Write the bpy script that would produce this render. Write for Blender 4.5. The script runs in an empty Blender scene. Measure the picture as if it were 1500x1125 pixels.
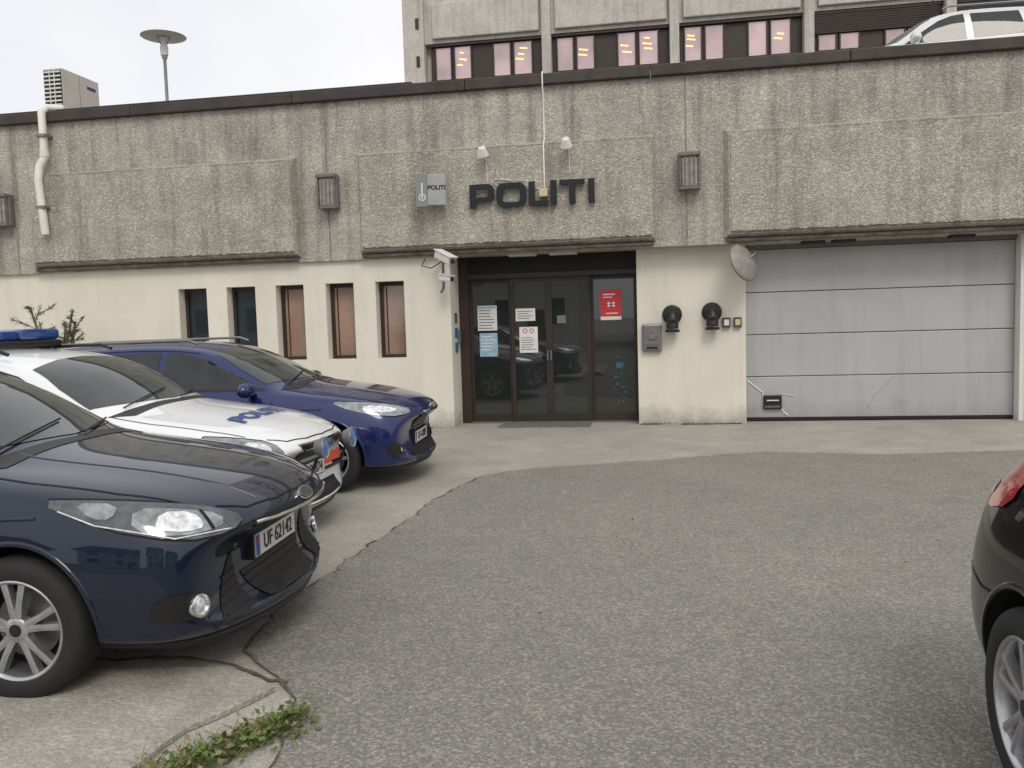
import bpy,bmesh,math,random
from mathutils import Vector,Matrix
from mathutils.bvhtree import BVHTree
random.seed(7)
sc=bpy.context.scene
sc.view_settings.view_transform='Standard'
sc.view_settings.look='None'
sc.view_settings.exposure=0
COL=sc.collection
# ------------------------------------------------------------ materials
def M(name,base,rough=.8,metal=0,var=0,vscale=2,speck=0,sscale=60,bump=0,bscale=60,streak=0,coat=0,ior=1.5,dirt=0,var2=0,v2scale=.4,emis=0,fine=0,tint=None,crough=.03,spec=.5):
    m=bpy.data.materials.new(name);m.use_nodes=True
    nt=m.node_tree;N=nt.nodes;L=nt.links
    b=N['Principled BSDF']
    b.inputs['Roughness'].default_value=rough;b.inputs['Metallic'].default_value=metal
    b.inputs['IOR'].default_value=ior;b.inputs['Specular IOR Level'].default_value=spec
    b.inputs['Coat Weight'].default_value=coat;b.inputs['Coat Roughness'].default_value=crough
    b.inputs['Base Color'].default_value=(*base,1)
    if emis:
        b.inputs['Emission Color'].default_value=(*base,1);b.inputs['Emission Strength'].default_value=emis
    tc=N.new('ShaderNodeTexCoord')
    def math_(op,a,c):
        n=N.new('ShaderNodeMath');n.operation=op
        for i,v in enumerate((a,c)):
            if isinstance(v,(int,float)):n.inputs[i].default_value=v
            else:L.new(v,n.inputs[i])
        return n.outputs[0]
    def noise(scale,detail=5,vec=None,r=.6):
        n=N.new('ShaderNodeTexNoise');n.inputs['Scale'].default_value=scale;n.inputs['Detail'].default_value=detail;n.inputs['Roughness'].default_value=r
        L.new(vec or tc.outputs['Object'],n.inputs['Vector']);return n.outputs[0]
    def ramp(v,a,c):
        n=N.new('ShaderNodeMapRange');n.inputs[1].default_value=a;n.inputs[2].default_value=c;L.new(v,n.inputs[0]);return n.outputs[0]
    f=None
    def add(f,v):
        return v if f is None else math_('MULTIPLY',f,v)
    if var: f=add(f,math_('ADD',1-var,math_('MULTIPLY',ramp(noise(vscale),.3,.7),2*var)))
    if var2: f=add(f,math_('ADD',1-var2,math_('MULTIPLY',ramp(noise(v2scale,4),.33,.67),2*var2)))
    if fine: f=add(f,math_('ADD',1-fine,math_('MULTIPLY',ramp(noise(sscale*1.4,2),.3,.7),2*fine)))
    vor=None
    if speck or bump:
        vn=N.new('ShaderNodeTexVoronoi');vn.inputs['Scale'].default_value=sscale
        L.new(tc.outputs['Object'],vn.inputs['Vector'])
    if speck:
        sp=N.new('ShaderNodeSeparateColor');L.new(vn.outputs['Color'],sp.inputs[0])
        s=math_('POWER',sp.outputs[0],2.2)
        f=add(f,math_('ADD',1-speck*.6,math_('MULTIPLY',s,2*speck)))
    if streak:
        mp=N.new('ShaderNodeMapping');mp.inputs['Scale'].default_value=(3.2,3.2,.25);L.new(tc.outputs['Object'],mp.inputs[0])
        s=ramp(noise(1.6,6,mp.outputs[0],.65),.48,.7)
        f=add(f,math_('SUBTRACT',1,math_('MULTIPLY',s,streak)))
    if dirt:
        sx=N.new('ShaderNodeSeparateXYZ');L.new(tc.outputs['Object'],sx.inputs[0])
        z=math_('ADD',sx.outputs[2],math_('MULTIPLY',math_('SUBTRACT',noise(5,5),.5),-.5))
        f=add(f,math_('ADD',1-dirt,math_('MULTIPLY',ramp(z,-.05,.3),dirt)))
    if f is not None:
        vm=N.new('ShaderNodeVectorMath');vm.operation='SCALE';vm.inputs[0].default_value=base
        L.new(f,vm.inputs['Scale'])
        if tint:
            mx=N.new('ShaderNodeMix');mx.data_type='VECTOR';mx.inputs[4].default_value=base;mx.inputs[5].default_value=tint
            L.new(ramp(noise(1.1,5),.4,.65),mx.inputs[0]);L.new(mx.outputs[1],vm.inputs[0])
        L.new(vm.outputs[0],b.inputs['Base Color'])
    if bump:
        bp=N.new('ShaderNodeBump');bp.inputs['Strength'].default_value=1;bp.inputs['Distance'].default_value=bump
        h=math_('ADD',math_('MULTIPLY',vn.outputs['Distance'],-1.0),noise(bscale,3))
        L.new(h,bp.inputs['Height']);L.new(bp.outputs[0],b.inputs['Normal'])
    return m
m_aggr=M('aggregate_concrete',(.455,.43,.37),.9,var=.20,vscale=1.5,speck=.25,sscale=50,bump=.010,bscale=26,streak=.42,var2=.12,fine=.18,tint=(.40,.38,.33))
m_aggr2=M('aggregate_panel',(.41,.38,.32),.9,var=.16,vscale=2.5,speck=.28,sscale=48,bump=.010,bscale=26,streak=.36,fine=.2)
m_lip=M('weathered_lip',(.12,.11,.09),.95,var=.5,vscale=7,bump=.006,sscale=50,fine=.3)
m_upconc=M('office_concrete',(.52,.49,.44),.9,var=.12,vscale=1,streak=.25,bump=.004,sscale=20,bscale=20,speck=.1)
m_cream=M('cream_plaster',(.75,.71,.61),.85,var=.05,vscale=1.3,streak=.07,dirt=.5,bump=.0015,sscale=80,bscale=90,var2=.04)
m_ground=M('worn_concrete_ground',(.37,.35,.30),.9,var=.12,vscale=1.6,speck=.16,sscale=80,bump=.003,bscale=60,var2=.10,v2scale=.6,fine=.16,tint=(.33,.315,.275))
m_road=M('coarse_asphalt',(.225,.216,.188),.88,var=.07,vscale=4,speck=.36,sscale=88,bump=.004,bscale=60,var2=.07,v2scale=.3,fine=.24,tint=(.24,.23,.20))
m_dirt=M('joint_dirt',(.11,.10,.075),.95,var=.5,vscale=14,bump=.006,sscale=60,fine=.4)
m_slab=M('old_concrete',(.36,.34,.29),.9,var=.2,vscale=4,speck=.15,sscale=60,bump=.004,fine=.2)
m_cap=M('brown_flashing',(.055,.045,.04),.55,metal=.2,var=.25,vscale=3,streak=.3)
m_brown=M('brown_frame',(.035,.022,.016),.45,var=.15,vscale=6)
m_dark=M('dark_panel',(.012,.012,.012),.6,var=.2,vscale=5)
m_black=M('black_plastic',(.012,.012,.012),.45)
m_glass=M('door_glass',(.022,.025,.024),.015,ior=1.8)
m_winblue=M('window_glass_dark',(.025,.035,.045),.03,ior=1.6)
m_winpink=M('window_blind_glass',(.34,.225,.17),.06,ior=1.5,var=.28,vscale=1.2,coat=1)
m_offglass=M('office_window_glass',(.60,.42,.43),.08,ior=1.7,var=.3,vscale=.6,coat=1)
m_offlit=M('ceiling_lamp_light',(1,.68,.25),.5,emis=1.0)
m_garage=M('garage_panel',(.44,.44,.45),.5,metal=.1,var=.07,vscale=1.2,streak=.12,dirt=.25,bump=.0006,bscale=150,sscale=200)
m_crease=M('bent_sheet_edge',(.62,.62,.62),.4)
m_white=M('white_plastic',(.72,.71,.68),.45,var=.06,vscale=8)
m_pipe=M('cream_pipe',(.72,.69,.61),.5,var=.08,vscale=5)
m_grey=M('grey_metal',(.22,.22,.22),.4,metal=.5,var=.1,vscale=8)
m_letter=M('letter_metal',(.018,.02,.025),.4,metal=.3)
m_lampg=M('lamp_grey',(.17,.16,.15),.6,var=.2,vscale=10)
m_jgap=M('joint_mastic',(.24,.225,.19),.8,var=.3,vscale=10)
m_paper=M('paper',(.75,.75,.73),.6,var=.05,vscale=9)
m_paperb=M('paper_blue',(.30,.45,.55),.6,var=.3,vscale=20)
m_red=M('poster_red',(.62,.04,.05),.5)
m_teal=M('poster_teal',(.03,.13,.15),.5,var=.5,vscale=9)
m_mute=M('leaflet_dark',(.08,.095,.095),.5,var=.5,vscale=9)
m_blue=M('blue_sign',(.03,.16,.3),.5)
m_orange=M('fluor_orange',(.85,.10,.02),.4)
m_yellow=M('cream_box',(.6,.52,.3),.5)
m_tyre=M('tyre_rubber',(.018,.018,.018),.8,var=.2,vscale=12)
m_alloy=M('alloy_rim',(.50,.50,.51),.3,metal=.85,var=.12,vscale=20)
m_arch=M('wheel_liner',(.006,.006,.006),.9)
m_carglass=M('car_glass',(.018,.022,.022),.03,ior=1.55,var=.5,vscale=3)
m_wind=M('windscreen_glass',(.045,.052,.05),.03,ior=1.6,var=.4,vscale=2.5)
m_chrome=M('chrome',(.75,.75,.75),.12,metal=1)
m_lens=M('headlight_lens',(.30,.31,.32),.12,metal=.6,coat=1,var=.5,vscale=16)
m_lensd=M('headlight_bezel',(.085,.09,.095),.15,metal=.4,coat=1,var=.6,vscale=14)
m_bright=M('reflector',(.80,.80,.80),.2,metal=.6,coat=1,var=.4,vscale=34)
m_redlens=M('tail_lens',(.40,.012,.015),.15,coat=1)
m_bluelens=M('blue_lens',(.008,.05,.22),.12,coat=1)
m_blueaux=M('blue_aux_lens',(.05,.15,.40),.1,coat=1,var=.3,vscale=30)
m_seam=M('shut_line',(.004,.004,.004),.8)
m_grille=M('grille_mesh',(.008,.008,.009),.5,var=.4,vscale=60)
m_slat=M('grille_slat',(.018,.019,.021),.4)
m_plate=M('plate_white',(.75,.75,.73),.4)
m_pblue=M('plate_blue',(.02,.07,.35),.4)
m_txtblue=M('police_blue',(.02,.06,.25),.4)
p_navy=M('paint_navy',(.003,.009,.028),.35,metal=.1,coat=1,spec=.2,crough=.02)
p_blue=M('paint_blue',(.005,.014,.095),.32,metal=.2,coat=1,spec=.3,crough=.02)
p_white=M('paint_white',(.82,.83,.84),.3,coat=1,var=.02,vscale=3)
p_black=M('paint_black',(.003,.003,.004),.3,coat=.7,spec=.05,crough=.02)
p_silver=M('paint_pearl_white',(.68,.68,.68),.3,coat=1,metal=.1)
m_leaf=M('weed_leaf',(.11,.17,.035),.6,var=.4,vscale=14)
m_leafy=M('dry_grass',(.24,.20,.09),.7,var=.3,vscale=14)
m_needle=M('pine_needles',(.045,.07,.03),.7,var=.5,vscale=8)
m_bark=M('bark',(.13,.09,.06),.9,var=.3,vscale=20)
m_deck=M('roof_deck',(.12,.12,.115),.9,var=.2,vscale=1)
m_house=M('painted_boards',(.62,.60,.55),.7,var=.08,vscale=1,streak=.1)
m_roof=M('roof_tiles',(.07,.06,.06),.8,var=.2,vscale=3)
m_beige=M('beige_metal',(.56,.52,.46),.5,var=.06,vscale=4)
# ------------------------------------------------------------ helpers
def link(o,parent=None):
    COL.objects.link(o)
    if parent:o.parent=parent
    return o
def empty(name,loc=(0,0,0),rz=0):
    e=bpy.data.objects.new(name,None);e.location=loc;e.rotation_euler[2]=rz;e.empty_display_size=.2;COL.objects.link(e);return e
def mobj(name,verts,faces,mat,parent=None,smooth=False):
    me=bpy.data.meshes.new(name);me.from_pydata([tuple(v) for v in verts],[],faces);me.update()
    me.materials.append(mat)
    if smooth:
        for p in me.polygons:p.use_smooth=True
    return link(bpy.data.objects.new(name,me),parent)
def box(name,x0,x1,y0,y1,z0,z1,mat,parent=None,bev=0,rot=None):
    cx,cy,cz=(x0+x1)/2,(y0+y1)/2,(z0+z1)/2
    bm=bmesh.new();bmesh.ops.create_cube(bm,size=1)
    for v in bm.verts:v.co=Vector((v.co.x*(x1-x0),v.co.y*(y1-y0),v.co.z*(z1-z0)))
    if bev:bmesh.ops.bevel(bm,geom=bm.edges[:],offset=bev,segments=2,affect='EDGES',profile=.5)
    if rot is not None:bmesh.ops.transform(bm,matrix=rot,verts=bm.verts)
    for v in bm.verts:v.co+=Vector((cx,cy,cz))
    me=bpy.data.meshes.new(name);bm.to_mesh(me);bm.free();me.materials.append(mat)
    return link(bpy.data.objects.new(name,me),parent)
def tube(name,pts,r,mat,parent=None,res=6):
    cu=bpy.data.curves.new(name,'CURVE');cu.dimensions='3D';cu.bevel_depth=r;cu.bevel_resolution=res;cu.use_fill_caps=True
    s=cu.splines.new('POLY');s.points.add(len(pts)-1)
    for i,p in enumerate(pts):s.points[i].co=(*p,1)
    cu.materials.append(mat)
    o=bpy.data.objects.new(name,cu);COL.objects.link(o)
    dg=bpy.context.evaluated_depsgraph_get();me=bpy.data.meshes.new_from_object(o.evaluated_get(dg))
    bpy.data.objects.remove(o)
    for p in me.polygons:p.use_smooth=True
    return link(bpy.data.objects.new(name,me),parent)
def lathe(name,prof,mat,parent=None,n=32,axis='Z',loc=(0,0,0),mtx=None):
    vs=[];fs=[]
    for i in range(n):
        a=2*math.pi*i/n
        for r,h in prof:
            if axis=='Z':v=Vector((r*math.cos(a),r*math.sin(a),h))
            else:v=Vector((r*math.cos(a),h,r*math.sin(a)))
            if mtx:v=mtx@v
            vs.append(v+Vector(loc))
    k=len(prof)
    for i in range(n):
        j=(i+1)%n
        for q in range(k-1):fs.append((i*k+q,j*k+q,j*k+q+1,i*k+q+1))
    o=mobj(name,vs,fs,mat,parent,True)
    o.data.set_sharp_from_angle(angle=math.radians(40))
    return o
def textmesh(name,s,size,mat,parent,mtx,ext=.002,bold=.0,sx=1,font_align='CENTER'):
    cu=bpy.data.curves.new(name,'FONT');cu.body=s;cu.size=size;cu.extrude=ext;cu.offset=bold;cu.align_x=font_align;cu.align_y='CENTER'
    o=bpy.data.objects.new(name,cu);COL.objects.link(o)
    dg=bpy.context.evaluated_depsgraph_get();me=bpy.data.meshes.new_from_object(o.evaluated_get(dg));bpy.data.objects.remove(o)
    me.transform(Matrix.Diagonal((sx,1,1,1)));me.transform(mtx);me.materials.clear();me.materials.append(mat)
    return link(bpy.data.objects.new(name,me),parent)
def basis(o,x,y):
    x=Vector(x).normalized();y=Vector(y);y=(y-x*y.dot(x)).normalized();z=x.cross(y)
    m=Matrix((x,y,z)).transposed().to_4x4();m.translation=Vector(o);return m
def polyplate(name,pts,z,mat,parent=None,jit=0,seg=.25,thick=0):
    P=[]
    n=len(pts)
    for i in range(n):
        a=Vector(pts[i]);b=Vector(pts[(i+1)%n]);k=max(1,int(min((b-a).length/seg,60)))
        for q in range(k):
            p=a.lerp(b,q/k)
            if jit and (b-a).length<8:p+=Vector((random.uniform(-jit,jit),random.uniform(-jit,jit)))
            P.append(p)
    bm=bmesh.new();f=bm.faces.new([bm.verts.new((p.x,p.y,z)) for p in P])
    if thick:
        r=bmesh.ops.extrude_face_region(bm,geom=[f])
        for v in r['geom']:
            if isinstance(v,bmesh.types.BMVert):v.co.z+=thick
    bmesh.ops.triangulate(bm,faces=bm.faces[:])
    bmesh.ops.recalc_face_normals(bm,faces=bm.faces[:])
    me=bpy.data.meshes.new(name);bm.to_mesh(me);bm.free()
    if sum(p.normal.z*p.area for p in me.polygons)<0:me.flip_normals()
    me.materials.append(mat)
    return link(bpy.data.objects.new(name,me),parent)
# ------------------------------------------------------------ camera
a=math.radians(9.6);p=math.atan(96.5/1250);r=.03
fw=Vector((-math.sin(a)*math.cos(p),math.cos(a)*math.cos(p),-math.sin(p)))
rt=Vector((math.cos(a),math.sin(a),0));up=rt.cross(fw)
X=rt*math.cos(r)-up*math.sin(r);Y=rt*math.sin(r)+up*math.cos(r)
cam=bpy.data.cameras.new('camera');cam.sensor_width=36;cam.lens=30;cam.clip_end=1500;cam.clip_start=.05
co=bpy.data.objects.new('camera',cam);COL.objects.link(co)
mt=Matrix((X,Y,-fw)).transposed().to_4x4();mt.translation=Vector((0,-12.2,1.6));co.matrix_world=mt
sc.camera=co
# ------------------------------------------------------------ light
w=bpy.data.worlds.new('World');sc.world=w;w.use_nodes=True
N=w.node_tree.nodes;L=w.node_tree.links
bg=N['Background']
sky=N.new('ShaderNodeTexSky');sky.sky_type='NISHITA';sky.sun_disc=False;sky.sun_elevation=math.radians(46);sky.sun_rotation=math.radians(158);sky.dust_density=3;sky.air_density=1
hs=N.new('ShaderNodeHueSaturation');hs.inputs['Saturation'].default_value=.12;L.new(sky.outputs[0],hs.inputs['Color'])
mx=N.new('ShaderNodeMix');mx.data_type='RGBA';mx.inputs[0].default_value=.8
tcw=N.new('ShaderNodeTexCoord');nz=N.new('ShaderNodeTexNoise');nz.inputs['Scale'].default_value=2.5;nz.inputs['Detail'].default_value=5
L.new(tcw.outputs['Generated'],nz.inputs['Vector'])
cr=N.new('ShaderNodeValToRGB');cr.color_ramp.elements[0].position=.3;cr.color_ramp.elements[0].color=(7.3,7.5,8.1,1);cr.color_ramp.elements[1].position=.7;cr.color_ramp.elements[1].color=(9.4,9.3,9.3,1)
L.new(nz.outputs[0],cr.inputs[0])
L.new(hs.outputs[0],mx.inputs[6]);L.new(cr.outputs[0],mx.inputs[7])
L.new(mx.outputs[2],bg.inputs[0]);bg.inputs[1].default_value=.122
sl=bpy.data.lights.new('sun','SUN');sl.energy=1.15;sl.angle=math.radians(22);sl.color=(1,.94,.84)
so=bpy.data.objects.new('sun',sl);COL.objects.link(so)
sd=Vector((.30,-.75,.85)).normalized()   # direction towards the sun
so.rotation_euler=sd.to_track_quat('Z','Y').to_euler()
# ------------------------------------------------------------ ground
bm=bmesh.new();bmesh.ops.create_grid(bm,x_segments=2,y_segments=2,size=400)
me=bpy.data.meshes.new('ground');bm.to_mesh(me);bm.free();me.materials.append(m_ground);link(bpy.data.objects.new('ground',me))
edge=[(-1.5,-14),(-1.42,-11),(-1.4,-9.4),(-1.46,-9.08),(-1.6,-8.78),(-2.02,-8.4),(-2.12,-7.86),(-2.09,-7.24),(-2.03,-6.25),(-1.96,-4.83),(-1.79,-3.85),(-1.43,-3.42),(-.45,-3.02),(.66,-2.54),(1.2,-2.3),(2.44,-2.5),(3.93,-2.25),(9,-2.3)]
E=[]
for i in range(len(edge)-1):
    A=Vector(edge[i]);B=Vector(edge[i+1]);k=max(1,int((B-A).length/.09))
    for q in range(k):
        E.append(A.lerp(B,q/k)+Vector((random.gauss(0,.014),random.gauss(0,.014))))
E.append(Vector(edge[-1]))
polyplate('asphalt_road',[tuple(e) for e in E]+[(30,-2.3),(30,-60),(-30,-60),(-30,-14.5),(-1.6,-14.5)],.006,m_road,seg=50)
vs=[];fs=[]
for i,e in enumerate(E):
    wd=abs(random.gauss(.003,.007))+.001
    t=(E[min(i+1,len(E)-1)]-E[max(i-1,0)]).normalized();n=Vector((-t.y,t.x))
    vs+=[(e.x+n.x*wd,e.y+n.y*wd,.010),(e.x-n.x*wd*.4,e.y-n.y*wd*.4,.010)]
    if i:fs.append((2*i-2,2*i-1,2*i+1,2*i))
mobj('pavement_joint',vs,fs,m_dirt)
polyplate('concrete_slab',[(-1.66,-8.80),(-1.72,-8.95),(-1.86,-9.2),(-1.92,-9.7),(-1.95,-10.4),(-5.2,-10.6),(-5.3,-8.9),(-2.7,-8.72),(-1.98,-8.62)],.004,m_slab,jit=.012,seg=.12,thick=.02)
def crack(nm,cr_,w_,j_):
    vs=[];fs=[];k=0
    for i in range(len(cr_)-1):
        A=Vector(cr_[i]);B=Vector(cr_[i+1]);m=max(2,int((B-A).length/.06))
        for q in range(m):
            e=A.lerp(B,q/m)+Vector((random.gauss(0,j_),random.gauss(0,j_)));wd=w_*.5+abs(random.gauss(0,w_))
            vs+=[(e.x,e.y+wd,.0095),(e.x,e.y-wd,.0095)]
            if k:fs.append((2*k-2,2*k-1,2*k+1,2*k))
            k+=1
    mobj(nm,vs,fs,m_dirt)
crack('ground_crack',[(-1.62,-8.74),(-1.8,-8.68),(-1.98,-8.56),(-2.3,-8.5),(-2.9,-8.6),(-3.6,-8.7)],.009,.010)
# ------------------------------------------------------------ police station
ps=empty('police_station')
box('band_wall',-26,16,0,.5,2.53,4.84,m_aggr,ps)
box('soffit_slab',-26,16,.5,1.2,2.58,2.9,m_cream,ps)
for j in range(-3,3):
    jx=.46+j*5.2
    x0,x1=jx+.5,jx+4.78
    if j==-1:x0,x1=-4.26,.03
    if j==-2:x0,x1=-9.63,-5.2
    bm=bmesh.new()
    t=.15;i=.07
    vv=[bm.verts.new(c) for c in [(x0,-.001,2.60),(x1,-.001,2.60),(x1,-.001,4.07),(x0,-.001,4.07),(x0+i,-t,2.66),(x1-i*.3,-t,2.66),(x1-i*.3,-t,4.02),(x0+i,-t,4.02)]]
    for f in [(4,5,6,7),(0,1,5,4),(1,2,6,5),(2,3,7,6),(3,0,4,7)]:bm.faces.new([vv[q] for q in f])
    bmesh.ops.bevel(bm,geom=[e for e in bm.edges if all(v.co.y<-.1 for v in e.verts)],offset=.02,segments=2,affect='EDGES')
    bmesh.ops.recalc_face_normals(bm,faces=bm.faces[:])
    me=bpy.data.meshes.new('raised_panel');bm.to_mesh(me);bm.free();me.materials.append(m_aggr2);link(bpy.data.objects.new('raised_panel',me),ps)
    box('panel_joint',jx-.011,jx+.011,-.004,.01,2.531,4.83,m_jgap,ps)
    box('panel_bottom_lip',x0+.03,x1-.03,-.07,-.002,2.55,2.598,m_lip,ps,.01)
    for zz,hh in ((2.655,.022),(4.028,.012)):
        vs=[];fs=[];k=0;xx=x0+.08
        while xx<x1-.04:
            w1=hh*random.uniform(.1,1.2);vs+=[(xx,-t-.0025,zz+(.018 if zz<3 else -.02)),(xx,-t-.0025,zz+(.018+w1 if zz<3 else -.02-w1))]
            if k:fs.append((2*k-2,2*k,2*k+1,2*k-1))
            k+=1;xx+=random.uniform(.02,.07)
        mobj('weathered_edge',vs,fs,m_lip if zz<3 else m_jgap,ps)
x=-26
while x<16:
    x2=x+2.6
    box('flashing',x,x2-.006,-.09,.56,4.842,4.99+random.uniform(-.006,.006),m_cap,ps,.012)
    x=x2
box('roof_membrane_edge',-26,-3.4,.0,.5,4.99,5.045,m_dark,ps,.02)
box('roof_deck_slab',-26,40,.56,20,4.4,4.76,m_deck,ps)
wins=[(-7.27,-6.8),(-6.47,-6.0),(-5.67,-5.22),(-4.87,-4.43),(-4.09,-3.65)]
yw0,yw1=.06,.36
xs=[-26]
for a_,b_ in wins:
    box('wall_pier',xs[-1],a_,yw0,yw1,1.06,2.2,m_cream,ps);xs.append(b_)
box('wall_pier',xs[-1],-2.95,yw0,yw1,1.06,2.2,m_cream,ps)
box('wall_base',-26,-2.95,yw0,yw1,-.1,1.06,m_cream,ps)
box('wall_top',-26,-2.95,yw0,yw1,2.2,2.6,m_cream,ps)
for i,(a_,b_) in enumerate(wins):
    y=.24
    box('window_glass',a_+.05,b_-.05,y+.04,y+.05,1.1,2.15,m_winblue if i<2 else m_winpink,ps)
    box('window_frame_l',a_,a_+.05,y,y+.06,1.06,2.2,m_brown,ps)
    box('window_frame_r',b_-.05,b_,y,y+.06,1.06,2.2,m_brown,ps)
    box('window_frame_t',a_+.05,b_-.05,y,y+.06,2.14,2.2,m_brown,ps)
    box('window_frame_b',a_+.05,b_-.05,y,y+.06,1.06,1.11,m_brown,ps)
    if i>1:box('blind_edge',a_+.09,a_+.11,y+.035,y+.039,1.12,2.13,m_brown,ps)
box('entrance_reveal',-3.2,-2.952,yw1,.95,-.1,2.6,m_cream,ps)
box('entrance_jamb',-2.95,-2.80,.60,.80,0,2.58,m_brown,ps)
box('wall_right_of_door',-.25,1.27,.3,.95,-.1,2.58,m_cream,ps)
box('garage_back',1.27,4.9,.75,.95,-.1,2.6,m_dark,ps)
box('wall_right_of_garage',4.95,16,.3,.95,-.1,2.58,m_cream,ps)
box('garage_frame_r',4.87,4.95,.34,.72,0,2.55,m_white,ps)
box('garage_frame_t',1.27,4.87,.46,.72,2.47,2.56,m_lampg,ps)
box('door_header',-2.80,-.25,.62,.85,2.2,2.58,m_dark,ps)
box('door_track',-2.80,-.25,.55,.62,2.2,2.27,m_brown,ps)
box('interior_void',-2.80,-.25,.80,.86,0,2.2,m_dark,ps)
dv=[-2.80,-2.15,-1.575,-.946,-.26]
for i in range(4):
    a_,b_=dv[i],dv[i+1]
    y=.66 if i in(0,3) else .60
    fwid=.045
    if i in (1,2):fwid=.05
    box('door_glass_leaf',a_+fwid,b_-fwid,y+.02,y+.03,.13,2.15,m_glass,ps)
    box('door_stile_l',a_,a_+fwid,y,y+.05,.02,2.2,m_brown,ps)
    box('door_stile_r',b_-fwid,b_,y,y+.05,.02,2.2,m_brown,ps)
    box('door_rail_t',a_+fwid,b_-fwid,y,y+.05,2.14,2.2,m_brown,ps)
    box('door_rail_b',a_+fwid,b_-fwid,y,y+.05,.02,.13,m_brown,ps)
box('door_handle',-1.61,-1.59,.56,.59,.95,1.1,m_grey,ps)
box('door_handle',-1.56,-1.54,.56,.59,.95,1.1,m_grey,ps)
box('door_threshold',-2.80,-.25,.56,.8,0,.02,m_grey,ps)
def poster(nm,x0,x1,z0,z1,mat,y=.672):
    return box(nm,x0,x1,y,y+.004,z0,z1,mat,ps)
poster('poster',-2.68,-2.38,1.42,1.80,m_paper);poster('poster',-2.66,-2.38,1.02,1.38,m_paperb)
poster('poster_head',-2.67,-2.40,1.755,1.785,m_paperb,.669)
for k in range(7):poster('poster_text',-2.66,-2.44+random.uniform(-.05,.03),1.72-k*.045,1.732-k*.045,m_grey,.669)
for k in range(5):poster('poster_text',-2.64,-2.44+random.uniform(-.05,.03),1.32-k*.05,1.335-k*.05,m_paper,.669)
poster('notice',-2.08,-1.78,1.55,1.74,m_paper,.612);poster('notice',-2.03,-1.75,1.07,1.46,m_paper,.612)
for k in range(4):poster('notice_text',-2.05,-1.83+random.uniform(-.06,.03),1.69-k*.035,1.70-k*.035,m_grey,.609)
lathe('notice_symbol',[(.026,0),(.036,0),(.036,-.003),(.026,-.003)],m_red,ps,24,'Y',(-1.94,.611,1.40));lathe('notice_symbol',[(.026,0),(.036,0),(.036,-.003),(.026,-.003)],m_red,ps,24,'Y',(-1.84,.611,1.40))
for k in range(6):poster('notice_text',-2.01,-1.80+random.uniform(-.06,.03),1.29-k*.035,1.30-k*.035,m_grey,.609)
poster('red_poster',-.80,-.49,1.58,1.98,m_red);poster('red_poster_footer',-.80,-.49,1.53,1.58,m_paper)
poster('red_poster_text',-.76,-.58,1.90,1.92,m_paper,.669);poster('red_poster_text',-.76,-.62,1.86,1.875,m_paper,.669);poster('red_poster_text',-.72,-.54,1.62,1.635,m_paper,.669)
for an in (.5,-.5):box('red_poster_figure',-.70,-.58,.668,.670,1.745,1.775,m_paper,ps,rot=Matrix.Rotation(an,4,'Y'))
for k in range(20):
    px,pz=random.uniform(-.68,-.36),random.uniform(.25,1.1)
    s=random.uniform(.015,.04);poster('leaflet',px,px+s,pz,pz+s*random.uniform(.6,1.8),random.choice([m_teal,m_mute,m_mute,m_grey,m_mute]),.660+k*.0003)
poster('teal_leaflet',-.58,-.46,.80,.89,m_teal,.6595)
poster('small_notice',-1.45,-1.32,1.50,1.62,m_grey,.612)
for k in range(3):box('reveal_sign',-2.951,-2.94,.25,.42,1.55-k*.22,1.7-k*.22,m_blue if k else m_grey,ps)
box('reveal_keypad',-2.951,-2.91,.42,.52,1.25,1.45,m_grey,ps,.005)
box('entrance_doormat',-2.3,-.95,-.0,.5,.0,.012,m_lampg)
# garage door
gz=[.05,.65,1.255,1.86,2.47]
for i in range(4):box('garage_door_section',1.285,4.865,.52,.57,gz[i]+.005,gz[i+1]-.005,m_garage,ps,.008)
box('garage_door_backing',1.28,4.87,.575,.60,0,2.5,m_dark,ps)
box('garage_door_seal',1.285,4.865,.52,.57,.012,.052,m_black,ps)
def tri(nm,pts,y,mat):mobj(nm,[(x,y,z) for x,z in pts],[tuple(range(len(pts)))],mat,ps)
def crease(pts,w=.010):
    for i in range(len(pts)-1):
        A=Vector((pts[i][0],0,pts[i][1]));B=Vector((pts[i+1][0],0,pts[i+1][1]));d=(B-A).normalized();n=Vector((-d.z,0,d.x))*w
        mobj('door_dent',[(A.x+n.x,.519,A.z+n.z),(A.x-n.x*.2,.511,A.z-n.z*.2),(B.x-n.x*.2,.505,B.z-n.z*.2),(B.x+n.x,.519,B.z+n.z)],[(0,1,2,3)],m_crease,ps)
        mobj('door_dent',[(A.x-n.x*.2,.511,A.z-n.z*.2),(A.x-n.x,.519,A.z-n.z),(B.x-n.x,.519,B.z-n.z),(B.x-n.x*.2,.505,B.z-n.z*.2)],[(0,1,2,3)],m_garage,ps)
crease([(1.30,.60),(1.42,.50),(1.52,.42),(1.50,.22)],.014);crease([(1.76,.22),(1.80,.14),(1.87,.08)],.014);crease([(1.76,.40),(1.95,.36)],.006)
crease([(3.30,.63),(3.20,.5),(3.05,.36),(2.95,.17)],.007)
tri('bent_corner',[(1.30,.58),(1.50,.39),(1.49,.2),(1.31,.12)],.516,m_garage)
box('door_control_box',1.53,1.78,.47,.52,.18,.38,m_black,ps,.008)
for k in range(7):box('control_vent',1.55+k*.03,1.57+k*.03,.465,.47,.2,.235,m_grey,ps)
box('control_label',1.57,1.74,.465,.47,.30,.315,m_paper,ps)
for gx in (2.0,2.4,3.9):box('soffit_fixture',gx,gx+.3,.05,.2,2.49,2.528,m_dark,ps)
for gx in (-1.9,-1.3):box('soffit_fixture',gx-.2,gx+.2,.2,.4,2.50,2.528,m_white,ps)
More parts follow.
